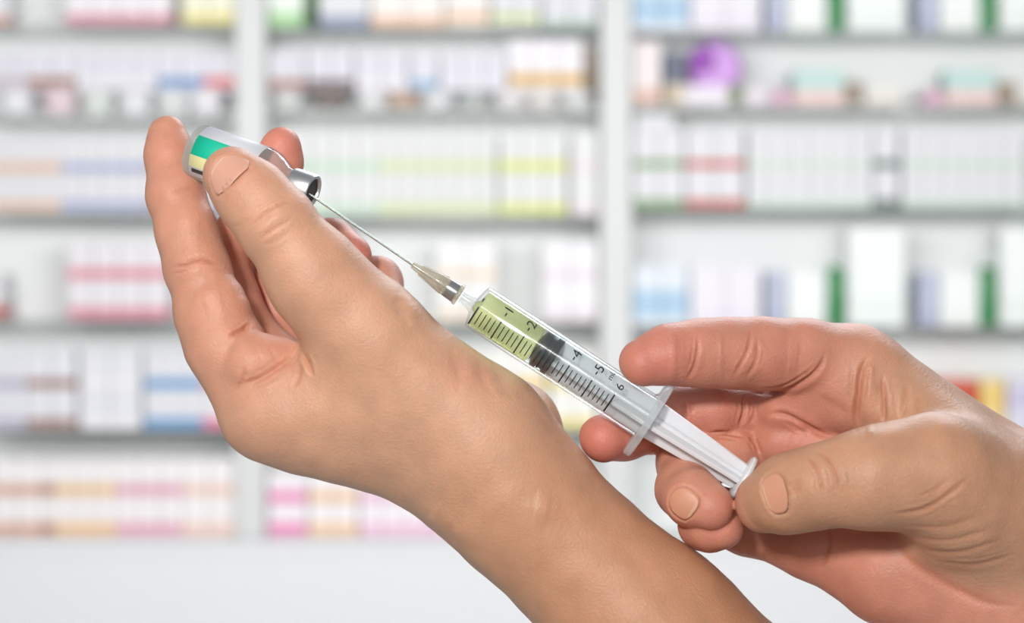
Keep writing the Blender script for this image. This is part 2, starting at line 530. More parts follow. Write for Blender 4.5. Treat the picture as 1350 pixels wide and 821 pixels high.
def hand_sdf(H, P):
    P = P.astype(np.float32)
    out = np.empty(len(P), np.float32)
    CH = 120000
    for s in range(0, len(P), CH):
        Q = P[s:s + CH]
        d = None
        for a, b, ra, rb, k in H.body:
            e = seg_d(Q, a.astype(np.float32), b.astype(np.float32), ra, rb)
            d = e if d is None else smin(d, e, k)
        chains = []
        for segs, kb, root, kf, sep in H.fing:
            c = None
            for i, sg in enumerate(segs):
                e = seg_d(Q, sg[0].astype(np.float32), sg[1].astype(np.float32), sg[2], sg[3])
                if i < root:
                    d = smin(d, e, kb)
                c = e if c is None else smin(c, e, kf)
            chains.append((c, sep))
        for c, sep in chains:
            d = smin(d, c, sep)
        out[s:s + CH] = d
    return out


def surface(H, lo, hi, res):
    """naive surface nets over the hand's distance field, then one Newton step on to the surface"""
    lo, hi = np.array(lo, float), np.array(hi, float)
    n = np.ceil((hi - lo) / res).astype(int)
    f = 5
    nc = n // f + 2
    n = (nc - 1) * f + 1
    cs = [lo[i] + res * f * np.arange(nc[i]) for i in range(3)]
    G = np.stack(np.meshgrid(*cs, indexing='ij'), -1).reshape(-1, 3)
    dc = hand_sdf(H, G).reshape(nc)
    # coarse values spread to the fine grid, then exact values near the surface
    F = np.repeat(np.repeat(np.repeat(dc, f, 0), f, 1), f, 2)
    F = F[f // 2:f // 2 + n[0], f // 2:f // 2 + n[1], f // 2:f // 2 + n[2]].copy()
    act = np.argwhere(np.abs(F) < res * f * 0.9 + 1.0)
    F[tuple(act.T)] = hand_sdf(H, lo + act * res)
    for ax in range(3):                                     # close the wrist and forearm where they leave the grid
        e = [slice(None)] * 3
        for q in (0, -1):
            e[ax] = q
            F[tuple(e)] = np.maximum(F[tuple(e)], 0.3)
    S = F < 0
    cnt = np.zeros(np.array(S.shape) - 1, np.int8)
    cor = [(i, j, k) for i in (0, 1) for j in (0, 1) for k in (0, 1)]
    sh = cnt.shape
    for i, j, k in cor:
        cnt += S[i:i + sh[0], j:j + sh[1], k:k + sh[2]]
    cells = np.argwhere((cnt > 0) & (cnt < 8))
    idx = np.full(sh, -1, np.int64)
    idx[tuple(cells.T)] = np.arange(len(cells))
    vals = np.stack([F[cells[:, 0] + i, cells[:, 1] + j, cells[:, 2] + k] for i, j, k in cor], 1)
    acc = np.zeros((len(cells), 3))
    num = np.zeros(len(cells))
    for a in range(8):
        for b in range(a + 1, 8):
            ca, cb = np.array(cor[a]), np.array(cor[b])
            if np.abs(ca - cb).sum() != 1:
                continue
            va, vb = vals[:, a], vals[:, b]
            x = (va < 0) != (vb < 0)
            t = np.where(x, va / np.where(x, va - vb, 1), 0)
            acc += x[:, None] * (ca + t[:, None] * (cb - ca))
            num += x
    V = lo + res * (cells + acc / num[:, None])
    quads = []
    for ax in range(3):
        o1, o2 = [(1, 2), (2, 0), (0, 1)][ax]
        sl0 = [slice(None)] * 3
        sl1 = [slice(None)] * 3
        sl0[ax] = slice(0, -1)
        sl1[ax] = slice(1, None)
        A, B = S[tuple(sl0)], S[tuple(sl1)]
        e = np.argwhere(A != B)
        e = e[(e[:, o1] > 0) & (e[:, o2] > 0) & (e[:, o1] < sh[o1]) & (e[:, o2] < sh[o2])]
        ins = A[tuple(e.T)]

        def cell(d1, d2):
            c = e.copy()
            c[:, o1] -= d1
            c[:, o2] -= d2
            return idx[tuple(c.T)]
        q = np.stack([cell(1, 1), cell(0, 1), cell(0, 0), cell(1, 0)], 1)
        q[~ins] = q[~ins][:, ::-1]
        quads.append(q)
    Q = np.concatenate(quads)
    Q = Q[(Q >= 0).all(1)]
    V, N = newton(H, V)
    return V, N, Q


TET = np.array([[1, -1, -1], [-1, -1, 1], [-1, 1, -1], [1, 1, 1]], float)


def grad(H, V, h=0.25):
    g = np.zeros_like(V)
    for t in TET:
        g += t * hand_sdf(H, V + t * h)[:, None]
    l = np.linalg.norm(g, axis=1)
    return g / np.maximum(l, 1e-9)[:, None]


def newton(H, V):
    N = grad(H, V)
    d = hand_sdf(H, V).astype(float)
    d[np.abs(d) > 1.2] = 0
    V = V - N * d[:, None]
    return V, N


def poly_dist(P2, pts):
    """distance to a 2D or 3D polyline and the share of its length reached"""
    pts = np.array(pts, float)
    best = np.full(len(P2), 1e9)
    par = np.zeros(len(P2))
    ln = np.linalg.norm(pts[1:] - pts[:-1], axis=1)
    tot = ln.sum()
    run_ = 0
    for a, b, l in zip(pts[:-1], pts[1:], ln):
        h = np.clip(((P2 - a) @ (b - a)) / max(l * l, 1e-9), 0, 1)
        q = P2 - a - h[:, None] * (b - a)
        d = np.linalg.norm(q, axis=1)
        m = d < best
        best = np.where(m, d, best)
        par = np.where(m, (run_ + h * l) / tot, par)
        run_ += l
    return best, par


def smooth_line(pts, n=6):
    pts = [np.array(p, float) for p in pts]
    if len(pts) < 3:
        return pts
    ext = [2 * pts[0] - pts[1]] + pts + [2 * pts[-1] - pts[-2]]
    out = []
    for i in range(1, len(ext) - 2):
        p0, p1, p2, p3 = ext[i - 1:i + 3]
        for t in np.linspace(0, 1, n, endpoint=False):
            out.append(0.5 * ((2 * p1) + (-p0 + p2) * t + (2 * p0 - 5 * p1 + 4 * p2 - p3) * t * t + (-p0 + 3 * p1 - 3 * p2 + p3) * t ** 3))
    out.append(pts[-1])
    return out


def sculpt(V, N, strokes):
    """press creases and raise folds along lines traced on the skin; returns crease amount for the skin tone"""
    P2 = proj(V)
    crease = np.zeros(len(V))
    face = np.clip(-N[:, 1] * 1.6 + 0.25, 0, 1)
    full = []
    for pts, width, amt, d0, d1 in strokes:
        full.append((pts, width, amt, d0, d1, 1.0))
        if amt < 0 and width < 5.5 and len(pts) > 2:        # finer companion lines beside each crease
            for _ in range(2):
                off = rng.normal(0, 1, 2) * 0
                p = np.array(pts, float)
                tg = p[-1] - p[0]
                nr = np.array([-tg[1], tg[0]]) / max(np.linalg.norm(tg), 1e-6)
                c0, c1 = rng.uniform(0, .25), rng.uniform(.7, 1)
                sm = np.array(smooth_line(pts))
                i0, i1 = int(c0 * len(sm)), max(int(c1 * len(sm)), int(c0 * len(sm)) + 3)
                q = sm[i0:i1] + nr * rng.uniform(1.8, 3.2) * width * rng.choice([-1, 1])
                full.append((list(q[::3]) + [q[-1]], width * .6, amt * .28, d0, d1, .5))
    for pts, width, amt, d0, d1, tone in full:
        pts = smooth_line(pts)
        arr = np.array(pts)
        lo, hi = arr.min(0) - 4 * width, arr.max(0) + 4 * width
        m = np.where((P2[:, 0] > lo[0]) & (P2[:, 0] < hi[0]) & (P2[:, 1] > lo[1]) & (P2[:, 1] < hi[1]) & (V[:, 1] > d0) & (V[:, 1] < d1) & (face > 0))[0]
        if not len(m):
            continue
        d, t = poly_dist(P2[m], pts)
        end = np.clip(np.minimum(t, 1 - t) * 3.2, 0, 1)
        end = end * end * (3 - 2 * end)
        wv = width * (0.55 + 0.45 * end)
        if width >= 7:
            end = np.maximum(end, 0.5)
        g = np.exp(-(d / wv) ** 2) * face[m] * end
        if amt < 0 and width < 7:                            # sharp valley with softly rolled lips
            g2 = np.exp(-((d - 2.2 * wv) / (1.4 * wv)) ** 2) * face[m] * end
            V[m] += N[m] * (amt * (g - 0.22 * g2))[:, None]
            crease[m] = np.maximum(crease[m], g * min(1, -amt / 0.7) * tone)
        else:
            V[m] += N[m] * (amt * g)[:, None]
    return crease


def unevenness(V, N):
    """slow swell of flesh under the skin"""
    f = np.zeros(len(V))
    for k in range(14):
        wv = rng.normal(0, 1, 3)
        wv = wv / np.linalg.norm(wv) * 2 * math.pi / rng.uniform(7, 22)
        f += np.sin(V @ wv + rng.uniform(0, 6.28))
    return V + N * (f * 0.035)[:, None]


def nail_patch(H, spec):
    """nail plate laid on the finger: (center px, py, d), axis towards the tip, outward normal, length mm, width mm"""
    c, axis, nrm, L, Wd = spec
    a = np.array(axis, float)
    a /= np.linalg.norm(a)
    n = np.array(nrm, float)
    n = n - a * (a @ n)
    n /= np.linalg.norm(n)
    s = np.cross(a, n)
    c = W(*c)
    # seat the middle of the plate on the skin, then wrap the rest round the finger
    t = -6.0
    for _ in range(80):
        e = float(hand_sdf(H, (c - n * t)[None])[0])
        t += min(e, 1.0) * 0.8
        if t > 14:
            t = 0
            break
    c = c - n * t
    nu, nv = 17, 21
    us = np.linspace(-1, 1, nu)
    vs = np.linspace(-1, 1, nv)
    pts = []
    for v in vs:
        # rounded cuticle (v=-1) and softly curved free edge (v=+1)
        half = (max(0.0, 1 - abs(v) ** (2.6 if v < 0 else 5.0))) ** (0.5) * (1.0 + 0.04 * v)
        half = max(half, 0.30 if v < 0 else 0.45)
        for u in us:
            arc = (1 - (u * half) ** 2 * 0.16)
            pts.append(c + s * u * half * Wd / 2 + a * v * L / 2 * (arc if v > 0 else 1 - 0.10 * (u * half) ** 2) - n * (0.9 * (u * half) ** 2))
    P = np.array(pts)
    for _ in range(5):
        P = P - grad(H, P) * np.clip(hand_sdf(H, P), -1.5, 1.5)[:, None] * 0.8
    # stiffer than the skin: blend with a plane-smoothed copy
    G = P.reshape(nv, nu, 3)
    for _ in range(6):
        K = G.copy()
        K[1:-1, 1:-1] = (G[:-2, 1:-1] + G[2:, 1:-1] + G[1:-1, :-2] + G[1:-1, 2:]) / 4
        G = K
    return G, n, a


def hand_object(H, lo, hi, name, label, strokes, nails, tips, skin, nail_m, depth=1.0):
    V, N, Q = surface(H, lo, hi, RES)
    V = unevenness(V, N)
    crease = sculpt(V, N, strokes)
    nail_geo = []
    for sp in nails:
        G, n, a = nail_patch(H, sp)
        nail_geo.append((G, n, a))
        rim = np.concatenate([G[0], G[1:, -1], G[-1, ::-1], G[::-1, 0]])
        cc = G.reshape(-1, 3)
        near = np.where(np.linalg.norm(V - cc.mean(0), axis=1) < max(sp[3], sp[4]) * 1.3)[0]
        if len(near):
            d, t = poly_dist(V[near], rim)
            dn = np.min(np.linalg.norm(V[near][:, None, :] - cc[None, ::2], axis=2), axis=1)
            facing = np.clip(N[near] @ n, 0, 1)
            back = (V[near] - cc.mean(0)) @ a
            V[near] -= N[near] * (0.60 * np.clip((0.75 - dn) / 0.45, 0, 1) * facing)[:, None]
            V[near] -= N[near] * (0.10 * np.exp(-(d / 0.5) ** 2) * facing)[:, None]
            V[near] += N[near] * (0.20 * np.exp(-((d - 1.5) / 0.8) ** 2) * facing * (dn > 0.9) * (back < sp[3] * 0.42))[:, None]
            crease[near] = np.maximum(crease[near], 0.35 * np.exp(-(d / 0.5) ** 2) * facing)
    # skin tone: back of the hand tan, left forearm darkened for weaker light, palm side and fingertips pinker
    wsum = np.full(len(V), 1e-6)
    pk = np.zeros(len(V))
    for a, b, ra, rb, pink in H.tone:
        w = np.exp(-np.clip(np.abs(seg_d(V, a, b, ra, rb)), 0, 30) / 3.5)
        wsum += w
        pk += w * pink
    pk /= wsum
    for (px, py, dd, rad, amt) in tips:
        q = np.linalg.norm(V - W(px, py, dd), axis=1) / R(rad, dd)
        pk += amt * np.exp(-q ** 2)
    pk = np.clip(pk, -1, 1.5)
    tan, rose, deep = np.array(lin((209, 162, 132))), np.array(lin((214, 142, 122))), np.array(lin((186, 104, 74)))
    shaded_tan = np.array(lin((186, 130, 94)))  # deeper tan; on the left forearm it paints the weaker light into the skin
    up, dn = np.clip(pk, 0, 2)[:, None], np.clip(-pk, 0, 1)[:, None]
    col = tan[None] * (1 - up - dn) + rose[None] * up + shaded_tan[None] * dn
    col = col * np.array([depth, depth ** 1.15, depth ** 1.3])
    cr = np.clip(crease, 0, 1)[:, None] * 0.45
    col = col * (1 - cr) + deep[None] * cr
    base_pt = V.mean(0)
    me = bpy.data.meshes.new(name)
    loc = to_m(base_pt)
    me.vertices.add(len(V))
    me.vertices.foreach_set('co', (to_m(V) - loc).astype(np.float32).ravel())
    me.loops.add(len(Q) * 4)
    me.loops.foreach_set('vertex_index', Q.astype(np.int32).ravel())
    me.polygons.add(len(Q))
    me.polygons.foreach_set('loop_start', np.arange(0, len(Q) * 4, 4, dtype=np.int32))
    me.polygons.foreach_set('loop_total', np.full(len(Q), 4, np.int32))
    me.update(calc_edges=True)
    me.validate()
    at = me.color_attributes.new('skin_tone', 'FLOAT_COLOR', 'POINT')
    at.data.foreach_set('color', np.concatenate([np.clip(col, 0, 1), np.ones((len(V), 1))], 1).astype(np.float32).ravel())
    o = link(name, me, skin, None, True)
    o.location = loc
    tag(o, label, 'hand')
    for G, n, a in nail_geo:
        nv, nu, _ = G.shape
        bm = bmesh.new()
        top = [[bm.verts.new(to_m(G[j, i] + n * (0.26 + 0.08 * (j / nv))) - 0) for i in range(nu)] for j in range(nv)]
        bot = [[bm.verts.new(to_m(G[j, i] - n * 0.45) - 0) for i in range(nu)] for j in range(nv)]
        for j in range(nv - 1):
            for i in range(nu - 1):
                f = bm.faces.new((top[j][i], top[j][i + 1], top[j + 1][i + 1], top[j + 1][i]))
                f.material_index = 1 if j >= nv - 3 else 0
        loop = [(0, i) for i in range(nu)] + [(j, nu - 1) for j in range(1, nv)] + [(nv - 1, i) for i in range(nu - 2, -1, -1)] + [(j, 0) for j in range(nv - 2, 0, -1)]
        for k in range(len(loop)):
            (j0, i0), (j1, i1) = loop[k], loop[(k + 1) % len(loop)]
            bm.faces.new((top[j0][i0], bot[j0][i0], bot[j1][i1], top[j1][i1]))
        bmesh.ops.recalc_face_normals(bm, faces=bm.faces[:])
        bm_obj('fingernail', bm, nail_m, o, True)
    return o


def skin_material(name):
    m = bpy.data.materials.new(name)
    m.use_nodes = True
    nt = m.node_tree
    b = nt.nodes['Principled BSDF']
    at = nt.nodes.new('ShaderNodeAttribute')
    at.attribute_name = 'skin_tone'
    tc = nt.nodes.new('ShaderNodeTexCoord')
    n1 = nt.nodes.new('ShaderNodeTexNoise')
    n1.inputs['Scale'].default_value = 130
    n1.inputs['Detail'].default_value = 6
    nt.links.new(tc.outputs['Object'], n1.inputs['Vector'])
    ramp = nt.nodes.new('ShaderNodeMapRange')
    ramp.inputs['From Min'].default_value = 0.3
    ramp.inputs['From Max'].default_value = 0.7
    ramp.inputs['To Min'].default_value = 0.93
    ramp.inputs['To Max'].default_value = 1.06
    nt.links.new(n1.outputs['Fac'], ramp.inputs['Value'])
    mul = nt.nodes.new('ShaderNodeVectorMath')
    mul.operation = 'SCALE'
    nt.links.new(at.outputs['Color'], mul.inputs[0])
    nt.links.new(ramp.outputs[0], mul.inputs['Scale'])
    nt.links.new(mul.outputs[0], b.inputs['Base Color'])
    b.inputs['Roughness'].default_value = 0.5
    b.inputs['Specular IOR Level'].default_value = 0.42
    b.inputs['Subsurface Weight'].default_value = 0.55
    b.inputs['Subsurface Radius'].default_value = (1.0, 0.36, 0.2)
    b.inputs['Subsurface Scale'].default_value = 0.0022
    vo = nt.nodes.new('ShaderNodeTexVoronoi')
    vo.inputs['Scale'].default_value = 1500
    nt.links.new(tc.outputs['Object'], vo.inputs['Vector'])
    n2 = nt.nodes.new('ShaderNodeTexNoise')
    n2.inputs['Scale'].default_value = 900
    n2.inputs['Detail'].default_value = 5
    nt.links.new(tc.outputs['Object'], n2.inputs['Vector'])
    ad = nt.nodes.new('ShaderNodeMath')
    ad.operation = 'MULTIPLY_ADD'
    ad.inputs[1].default_value = 0.5
    nt.links.new(vo.outputs['Distance'], ad.inputs[0])
    nt.links.new(n2.outputs['Fac'], ad.inputs[2])
    bu = nt.nodes.new('ShaderNodeBump')
    bu.inputs['Strength'].default_value = 0.36
    bu.inputs['Distance'].default_value = 0.0004
    nt.links.new(ad.outputs[0], bu.inputs['Height'])
    nt.links.new(bu.outputs[0], b.inputs['Normal'])
    return m


def nail_material(name, rgb):
    m = mat(name, rgb, 0.45, noise=0.03, scale=300)
    b = m.node_tree.nodes['Principled BSDF']
    b.inputs['Subsurface Weight'].default_value = 0.3
    b.inputs['Subsurface Radius'].default_value = (1, .4, .25)
    b.inputs['Subsurface Scale'].default_value = 0.0012
    return m


skin = skin_material('skin')
nail_m = [nail_material('nail_plate', (220, 166, 144)), nail_material('nail_free_edge', (222, 184, 160))]

nail_r = [nail_material('nail_plate_tan', (208, 150, 122)), nail_material('nail_edge_tan', (214, 172, 142))]

# ---- left hand: forearm from lower right, thumb in front, fingers behind the vial
HL = Hand()
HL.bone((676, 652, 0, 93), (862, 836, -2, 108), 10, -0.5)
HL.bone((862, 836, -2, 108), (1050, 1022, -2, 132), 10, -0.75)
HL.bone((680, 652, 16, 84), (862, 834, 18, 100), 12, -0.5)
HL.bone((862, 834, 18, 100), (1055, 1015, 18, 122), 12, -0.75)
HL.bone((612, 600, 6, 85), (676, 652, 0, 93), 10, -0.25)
HL.bone((615, 598, 6, 88), (352, 542, 5, 64), 10)
HL.bone((640, 590, 24, 82), (378, 520, 24, 60), 8)
HL.bone((650, 580, 40, 74), (412, 512, 42, 54), 8)
HL.bone((660, 570, 54, 64), (450, 520, 58, 46), 8)
HL.bone((670, 612, 30, 64), (677, 567, 34, 60), 10)       # heel of the hand behind the thumb
HL.bone((634, 566, -4, 80), (484, 436, -9, 63), 14)       # thumb metacarpal
HL.bone((500, 520, -2, 64), (400, 530, 2, 56), 16)        # muscle web between thumb and index
HL.finger([(352, 540, 5, 60), (296, 455, 6, 50), (278, 415, 8, 45), (259, 350, 9, 40.5), (246, 305, 11, 38), (231, 255, 15, 35.5), (223, 205, 20, 30), (221, 177, 22, 24.5)], 0.42, 2.0, 1, 4)
HL.finger([(288, 398, 5, 36), (297, 411, 4, 33)], 0.4, 2, 0, 3, 1.8)     # pad of the index finger's first joint
HL.finger([(378, 520, 24, 58), (316, 432, 31, 40), (294, 340, 37, 32), (342, 258, 25, 32), (368, 214, 13.5, 29.5), (371, 193, 12, 26)], 0.75, 6, 1, 3)
HL.finger([(412, 512, 42, 52), (362, 420, 50, 44), (376, 326, 49, 40), (436, 320, 38, 30), (464, 336, 31, 26)], 0.85, 6, 1, 3)
HL.finger([(450, 520, 58, 44), (440, 430, 62, 38), (462, 362, 56, 33), (498, 372, 46, 31), (508, 398, 38, 27)], 0.55, 6, 1, 3)
HL.finger([(484, 436, -9, 63), (416, 367, -12, 55), (365, 297, -14, 49), (332, 258, -12, 44), (306, 231, -9, 38.5)], 0.12, 10, 2, 5)
HL.bone((336, 481, -1, 44), (366, 485, 0, 42), 1.8, 0.5)    # pad of the palm below the index finger
strokes_l = [
    # thumb knuckle wrinkles
    ([(322, 305), (345, 283), (372, 268), (392, 266)], 2.2, -0.52, -40, 0),
    ([(337, 318), (358, 304), (380, 290), (386, 280)], 2.0, -0.5, -40, 0),
    ([(328, 312), (352, 296), (378, 277)], 4, 0.25, -40, 0),
    ([(340, 324), (362, 318), (385, 303)], 2.2, -0.22, -40, 0),
    ([(300, 300), (318, 296), (335, 283)], 3, -0.18, -40, 0),
    # index creases
    ([(222, 352), (245, 350), (268, 344), (296, 352)], 3.0, -0.75, -10, 30),
    ([(226, 362), (250, 354), (268, 350)], 2.2, -0.4, -10, 30),
    ([(222, 254), (240, 250), (262, 246)], 3.5, -0.25, -10, 30),
    ([(238, 300), (258, 300), (270, 300)], 22, 0.35, -10, 30),
    ([(262, 400), (285, 395), (300, 392)], 20, 0.5, -10, 30),
    # root of the index finger and folds of the palm
    ([(300, 443), (310, 439), (322, 433), (332, 424)], 3.0, -1.3, -14, 30),
    ([(312, 515), (322, 506), (345, 498), (372, 480), (396, 462)], 4.0, -0.8, -20, 30),
    ([(304, 508), (312, 512), (322, 492), (318, 480)], 3.0, -0.45, -20, 30),
    ([(330, 520), (350, 508), (380, 492), (398, 476)], 8.0, 0.55, -20, 30),
    ([(398, 462), (404, 476), (414, 498)], 2.6, -1.2, -30, 30),
    ([(396, 476), (394, 496), (386, 512)], 4.0, -0.5, -30, 30),
    ([(340, 470), (360, 462)], 20, 0.5, -20, 30),
    # wrist folds by the thumb root
    ([(596, 462), (604, 490), (606, 515)], 7, -0.3, -60, 10),
    ([(632, 480), (640, 505), (652, 522)], 7, -0.35, -60, 10),
    ([(654, 488), (662, 508), (674, 524)], 7, -0.3, -60, 10),
    ([(616, 468), (622, 500)], 9, 0.35, -60, 10),
    ([(526, 385), (528, 408), (536, 424)], 8, -0.4, -60, 10),
    ([(540, 395), (546, 425)], 9, 0.3, -60, 10),
    ([(690, 520), (730, 560), (770, 610)], 12, -0.5, -60, 20),
    # wrist bone
    ([(700, 668), (728, 674)], 18, 0.7, -60, 10),
    ([(735, 690), (760, 700)], 14, -0.2, -60, 10),
    ([(560, 672), (600, 700)], 18, 0.8, -60, 10),
]
nails_l = [
    ((297, 224, -18), (-26, -6, 18), (-0.30, -1.0, 0.16), 13.2, 14.0),
    ((200, 172, 26), (-2, 0, 30), (-1.0, 0.25, 0.0), 9.5, 9.5),
    ((374, 196, 18), (6, -9, 20), (0.1, 1.0, 0.35), 9.5, 9.5),
]
tips_l = [(222, 185, 12, 60, 0.25), (370, 195, 8, 45, 0.5), (352, 470, -4, 45, 0.1), (466, 335, 26, 30, 0.5), (305, 228, -18, 45, 0.35), (600, 490, -20, 30, 0.25), (640, 495, -16, 25, 0.25),
          (230, 265, 8, 40, 0.15), (280, 400, -2, 45, 0.1)]
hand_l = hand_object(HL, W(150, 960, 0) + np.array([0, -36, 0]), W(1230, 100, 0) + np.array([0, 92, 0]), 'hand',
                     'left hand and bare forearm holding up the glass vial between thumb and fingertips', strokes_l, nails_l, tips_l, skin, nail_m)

# ---- right hand: wrist at the right edge, index over the barrel, thumb on the plunger
HR = Hand()
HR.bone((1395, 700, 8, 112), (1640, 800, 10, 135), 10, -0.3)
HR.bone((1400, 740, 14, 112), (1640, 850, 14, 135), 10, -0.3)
HR.bone((1325, 640, 12, 76), (1128, 492, 14, 56), 9, 0.1)
HR.bone((1330, 690, 20, 80), (1085, 565, 24, 55), 9, 0.9)
HR.bone((1335, 735, 22, 82), (1085, 640, 26, 54), 9, 0.9)
HR.bone((1340, 805, 0, 92), (1180, 752, 4, 66), 9, 0.8)
HR.bone((1180, 752, 4, 66), (1072, 712, 14, 52), 9, 0.8)
HR.bone((1032, 541, 15, 30), (1105, 528, 11, 46), 3, 0.8)          # soft of the palm below the index finger
HR.bone((1030, 582, 18, 34), (1088, 592, 15, 40), 2.2, 0.85)      # and below the ring finger
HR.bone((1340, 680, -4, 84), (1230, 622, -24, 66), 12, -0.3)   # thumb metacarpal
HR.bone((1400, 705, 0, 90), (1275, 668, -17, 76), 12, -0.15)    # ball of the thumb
HR.bone((1160, 520, 8, 46), (1260, 600, -4, 56), 10, -0.05)      # web between index and thumb
HR.finger([(1122, 487, 12, 54), (1060, 470, 8, 47.5), (1000, 466, 4, 45.5), (958, 465, 1, 43.5), (920, 466, -2, 41), (880, 467, -5.5, 36.5), (848, 478, -8, 31.5)], 0.75, 8, 1, 4)
HR.finger([(1078, 558, 24, 44), (1000, 543, 25, 34), (978, 542, 23, 32.5), (940, 540, 20, 36), (902, 545, 21, 34), (860, 560, 21, 36), (822, 571, 15, 34), (796, 578, 9, 32)], 0.85, 6, 1, 3)
HR.finger([(1082, 628, 26, 44), (1006, 602, 25, 30), (968, 597, 20, 33), (906, 609, 17, 39), (903, 645, 4, 37), (915, 657, -5, 37), (937, 668, -9, 31)], 0.65, 6, 1, 3)
HR.finger([(1070, 705, 20, 50), (990, 690, 19, 42), (938, 678, 13, 36), (930, 690, 2, 33), (940, 694, -3, 30), (955, 697, -5, 25)], 0.65, 6, 1, 3)
HR.finger([(1230, 620, -24, 66), (1150, 630, -27, 57), (1085, 640, -25, 52), (1040, 651, -20, 48), (1008, 662, -13, 40)], -0.2, 10, 2, 5)
strokes_r = [
    # index creases
    ([(919, 439), (920, 460), (914, 486), (901, 506)], 2.4, -0.60, -40, 14),
    ([(986, 428), (989, 444), (984, 466), (964, 502)], 2.6, -0.50, -40, 20),
    ([(997, 441), (999, 462), (994, 482), (979, 503)], 2.6, -0.45, -40, 20),
    ([(1090, 456), (1082, 481), (1063, 500), (1028, 517), (985, 517)], 3.2, -1.0, -40, 24),
    ([(880, 468), (895, 468)], 24, 0.55, -40, 14),
    ([(945, 465), (955, 465)], 22, 0.45, -40, 14),
    ([(1035, 470), (1055, 472)], 24, 0.6, -40, 20),
    # palm lines
    ([(1003, 547), (1028, 545), (1052, 555), (1081, 571), (1107, 577)], 3.4, -1.1, -40, 30),
    ([(1150, 462), (1137, 486), (1132, 520), (1129, 545), (1129, 575)], 3.8, -1.5, -40, 30),
    ([(1163, 490), (1165, 530), (1166, 565)], 3.4, -0.9, -40, 30),
    ([(1148, 485), (1147, 530), (1147, 570)], 8, 1.0, -40, 30),
    ([(1184, 500), (1182, 545)], 7, 0.45, -40, 30),
    ([(1196, 500), (1194, 530), (1186, 555)], 4, -0.4, -40, 30),
    ([(1214, 520), (1206, 545)], 5, -0.3, -40, 30),
    ([(1075, 520), (1102, 535), (1124, 548)], 6, -0.3, -40, 30),
    # joints of the middle and ring fingers
    ([(978, 519), (981, 541), (973, 567)], 2.6, -0.9, 0, 40),
    ([(994, 528), (995, 545), (986, 562)], 2.6, -0.5, 0, 40),
    ([(901, 524), (903, 545), (899, 562)], 2.4, -0.5, 0, 40),
    ([(911, 522), (912, 548)], 2.4, -0.35, 0, 40),
    ([(930, 571), (958, 571), (985, 577)], 2.6, -0.8, 0, 40),
    ([(986, 574), (996, 584), (1001, 598)], 2.8, -0.9, 0, 40),
    ([(1040, 570), (1062, 576)], 18, 0.4, 0, 40),
    ([(1035, 631), (1043, 644), (1044, 658)], 5, -0.4, -60, 0),
    # thumb knuckle
    ([(1056, 598), (1072, 610), (1082, 636), (1086, 660)], 2.2, -0.6, -60, 0),
    ([(1068, 590), (1090, 604), (1102, 630), (1100, 658)], 2.2, -0.62, -60, 0),
    ([(1064, 612), (1073, 630), (1072, 652)], 1.8, -0.34, -60, 0),
    ([(1084, 612), (1090, 628), (1092, 645)], 1.8, -0.32, -60, 0),
    ([(1112, 616), (1116, 635), (1108, 656)], 2.6, -0.18, -60, 0),
    ([(1076, 600), (1094, 630), (1094, 655)], 5, 0.22, -60, 0),
    ([(1046, 628), (1051, 642), (1048, 655)], 6.5, -0.3, -60, 0),
    # folds at the root of the thumb
    ([(1168, 678), (1215, 672), (1250, 652), (1285, 622)], 3.4, -0.45, -60, 20),
    ([(1205, 656), (1232, 646), (1256, 626)], 3, -0.25, -60, 20),
    ([(1185, 692), (1245, 694), (1300, 676)], 3.0, -0.22, -60, 20),
    ([(1192, 706), (1250, 712), (1315, 694)], 3.0, -0.25, -60, 20),
    ([(1205, 722), (1262, 728), (1330, 708)], 3.0, -0.25, -60, 20),
    ([(1226, 738), (1285, 744), (1345, 728)], 3.0, -0.28, -60, 20),
    ([(1200, 698), (1255, 703), (1310, 684)], 4, 0.15, -60, 20),
    ([(1215, 714), (1260, 720), (1325, 701)], 4, 0.15, -60, 20),
    # lines of the palm below the thumb
    ([(1095, 690), (1092, 720), (1078, 760)], 4, -0.5, -20, 40),
    ([(1170, 690), (1200, 740), (1290, 790), (1350, 800)], 6, -0.5, -20, 40),
    ([(1010, 720), (1008, 745)], 4, -0.4, -20, 40),
]
nails_r = [
    ((1015, 654, -22), (-24, -2, -8), (-0.10, -1.0, 0.14), 9.2, 12.0),
    ((905, 660, -12), (11, -8, -11), (-0.95, -0.62, -0.15), 8.6, 9.4),
    ((946, 716, 0), (18, -5, -8), (-0.2, 0.5, -1.0), 7.5, 7.5),
    ((775, 577, 14), (-22, -5, -4), (-0.5, 0.9, 0.2), 9.5, 9.0),
    ((838, 460, 0), (-28, -3, -10), (-0.4, 0.5, 0.8), 9.5, 9.5),
]
tips_r = [(860, 478, -14, 55, 0.45), (795, 580, 4, 45, 0.5), (955, 672, -16, 36, 0.4), (955, 700, -8, 30, 0.3), (1040, 470, -8, 45, 0.15), (1060, 565, 6, 60, 0.15), (1000, 690, -14, 26, 0.35), (930, 540, 10, 45, .2)]
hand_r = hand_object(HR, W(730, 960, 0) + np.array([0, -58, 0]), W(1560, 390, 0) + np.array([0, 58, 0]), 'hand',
                     'right hand gripping the syringe flange with its thumb on the plunger', strokes_r, nails_r, tips_r, skin, nail_r, 0.90)

